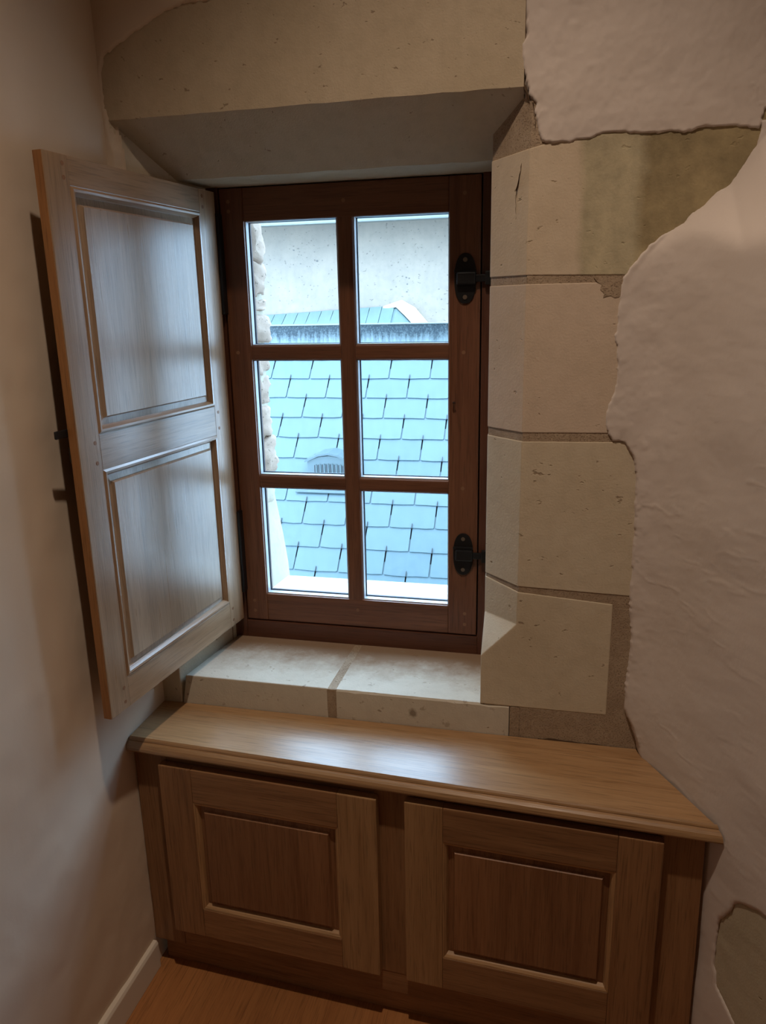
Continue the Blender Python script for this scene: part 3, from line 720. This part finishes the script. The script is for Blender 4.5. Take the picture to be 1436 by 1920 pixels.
# roof ventilator with slotted grille
vx0, vx1, vc = -1.212, -.985, -1.0985
yf = 3.515
pts = [(vx0, -.815), (vx1, -.815), (vx1 - .004, -.722), (vc + .05, -.700), (vc, -.694), (vc - .05, -.700), (vx0 + .004, -.722)]
vent = loft('roof_vent', [[(x, yf, z) for x, z in pts], [(x, yf + .02, z) for x, z in pts]], LEAD, roof, .002)
vent['label'] = 'grey zinc roof ventilator with slotted grille'
hood = [(vx0 - .006, -.728), (vc - .05, -.697), (vc, -.689), (vc + .05, -.697), (vx1 + .006, -.728), (vx1 + .006, -.718), (vc + .05, -.687), (vc, -.679), (vc - .05, -.687), (vx0 - .006, -.718)]
loft('hood', [[(x, yf - .012, z) for x, z in hood], [(x, yf + .16, z + .006) for x, z in hood]], LEAD, vent)
for x in (vx0, vx1 - .006): loft('side_wall', [[(x, yf + .005, -.815), (x + .006, yf + .005, -.815), (x + .006, yf + .10, -.73), (x + .006, yf + .005, -.724), (x, yf + .005, -.724), (x, yf + .10, -.73)][:], [(x + .001, yf + .006, -.815), (x + .005, yf + .006, -.815), (x + .005, yf + .10, -.73), (x + .005, yf + .006, -.724), (x + .001, yf + .006, -.724), (x + .001, yf + .10, -.73)]], LEAD, vent)
for k in range(8):
    x = vx0 + .040 + k * .0205
    box('slot', x, x + .008, yf - .0015, yf + .004, -.790, -.742 + .006 * math.sin(k / 7 * math.pi), DARK, vent, .0008)
    box('louvre', x + .008, x + .0145, yf - .006, yf + .003, -.792, -.740 + .006 * math.sin(k / 7 * math.pi), LEAD, vent, .001)
loft('apron', [[rp(vx0 - .045, -.745, .014), rp(vx1 + .045, -.745, .014), rp(vx1 + .012, -.665, .018), rp(vx0 - .012, -.665, .018)], [rp(vx0 - .045, -.745, .019), rp(vx1 + .045, -.745, .019), rp(vx1 + .006, -.665, .03), rp(vx0 - .006, -.665, .03)]], LEAD, vent)
OFF = Vector((0, 0, 0))

# ------------------------------------------------------------------ outside: the rendered house behind
house = empty('rendered_house', (-1.5, 7.2, -3.0), 0, 'taller pale rendered house rising behind the slate roof', 'building')
OFF = Vector((-1.5, 7.2, -3.0))
box('wall', -6.5, 4.0, 7.0, 7.4, -3.0, .90, CEMENT, house)
loft('eaves', [[(x, 6.62, .745), (x, 6.62, .722), (x, 7.02, .760), (x, 7.02, .80)] for x in (-6.6, 4.1)], ZINC, house)
box('gutter', -6.6, 4.1, 6.54, 6.63, .694, .765, ZINC, house, .01)
loft('roof', [[(x, 6.58, .765), (x, 9.3, 2.6), (x, 9.3, 2.65), (x, 6.58, .80)] for x in (-6.7, 4.2)], SLATE, house)
# the little hipped roof against its wall, with its white mortar fillet
lo_ = loft('small_roof', [[(-3.3, 6.35, -.42), (-3.3, 6.99, -.085), (-3.3, 6.99, -.42)], [(-1.476, 6.35, -.42), (-1.476, 6.99, .0085), (-1.476, 6.99, -.42)], [(-1.17, 6.35, -.42), (-1.215, 6.99, -.25), (-1.215, 6.99, -.42)]], SLATE2, house)
lo_['label'] = 'small lean-to slate roof against the rendered wall'
for k in range(16):
    x = -3.2 + k * .115
    if x > -1.55: break
    def sp(xx, t): return (xx, 6.36 + .63 * t, -.415 + (.335 + (xx + 3.3) / 1.824 * .0935) * t)
    a = [sp(x, 0.02), sp(x + .109, 0.02), sp(x + .109 - .02, .99), sp(x - .02, .99)]
    loft('slate', [a, [(p[0], p[1] - .006, p[2] + .010) for p in a]], SLATE2, lo_)
loft('mortar_fillet', [[(-1.60, 6.955, -.006), (-1.60, 6.955, .012), (-1.60, 6.999, .014), (-1.60, 6.999, -.006)], [(-1.478, 6.945, .003), (-1.43, 6.945, .064), (-1.43, 6.999, .064), (-1.478, 6.999, .003)], [(-1.40, 6.945, -.07), (-1.315, 6.945, .0), (-1.315, 6.999, .0), (-1.40, 6.999, -.07)], [(-1.26, 6.945, -.22), (-1.15, 6.945, -.19), (-1.15, 6.999, -.19), (-1.26, 6.999, -.22)]], LIME, house)
# small dark smudges and pocks on the render
for x, z, r in ((-2.44, .525, .012), (-2.385, .51, .006), (-2.37, .48, .007), (-2.45, .40, .008), (-2.38, .405, .009), (-2.40, .285, .007), (-2.22, .425, .017), (-2.17, .428, .007), (-2.05, .56, .007), (-1.62, .60, .007), (-1.28, .66, .008), (-1.9, .31, .006), (-1.75, .2, .006), (-2.6, .2, .006), (-1.392, .258, .013), (-1.366, .251, .011), (-1.384, .201, .012), (-1.388, .135, .012), (-1.378, .150, .006)):
    disc('pock_mark', (x, z), r * .62, r * .5, 6.997, 7.003, POCK, house, 0, 9)
OFF = Vector((0, 0, 0))
# the yard far below, so that the view down is closed
yard = box('yard_ground', -8, 6, 1.97, 7.2, -3.1, -3.0, CEMENT); yard['kind'] = 'structure'
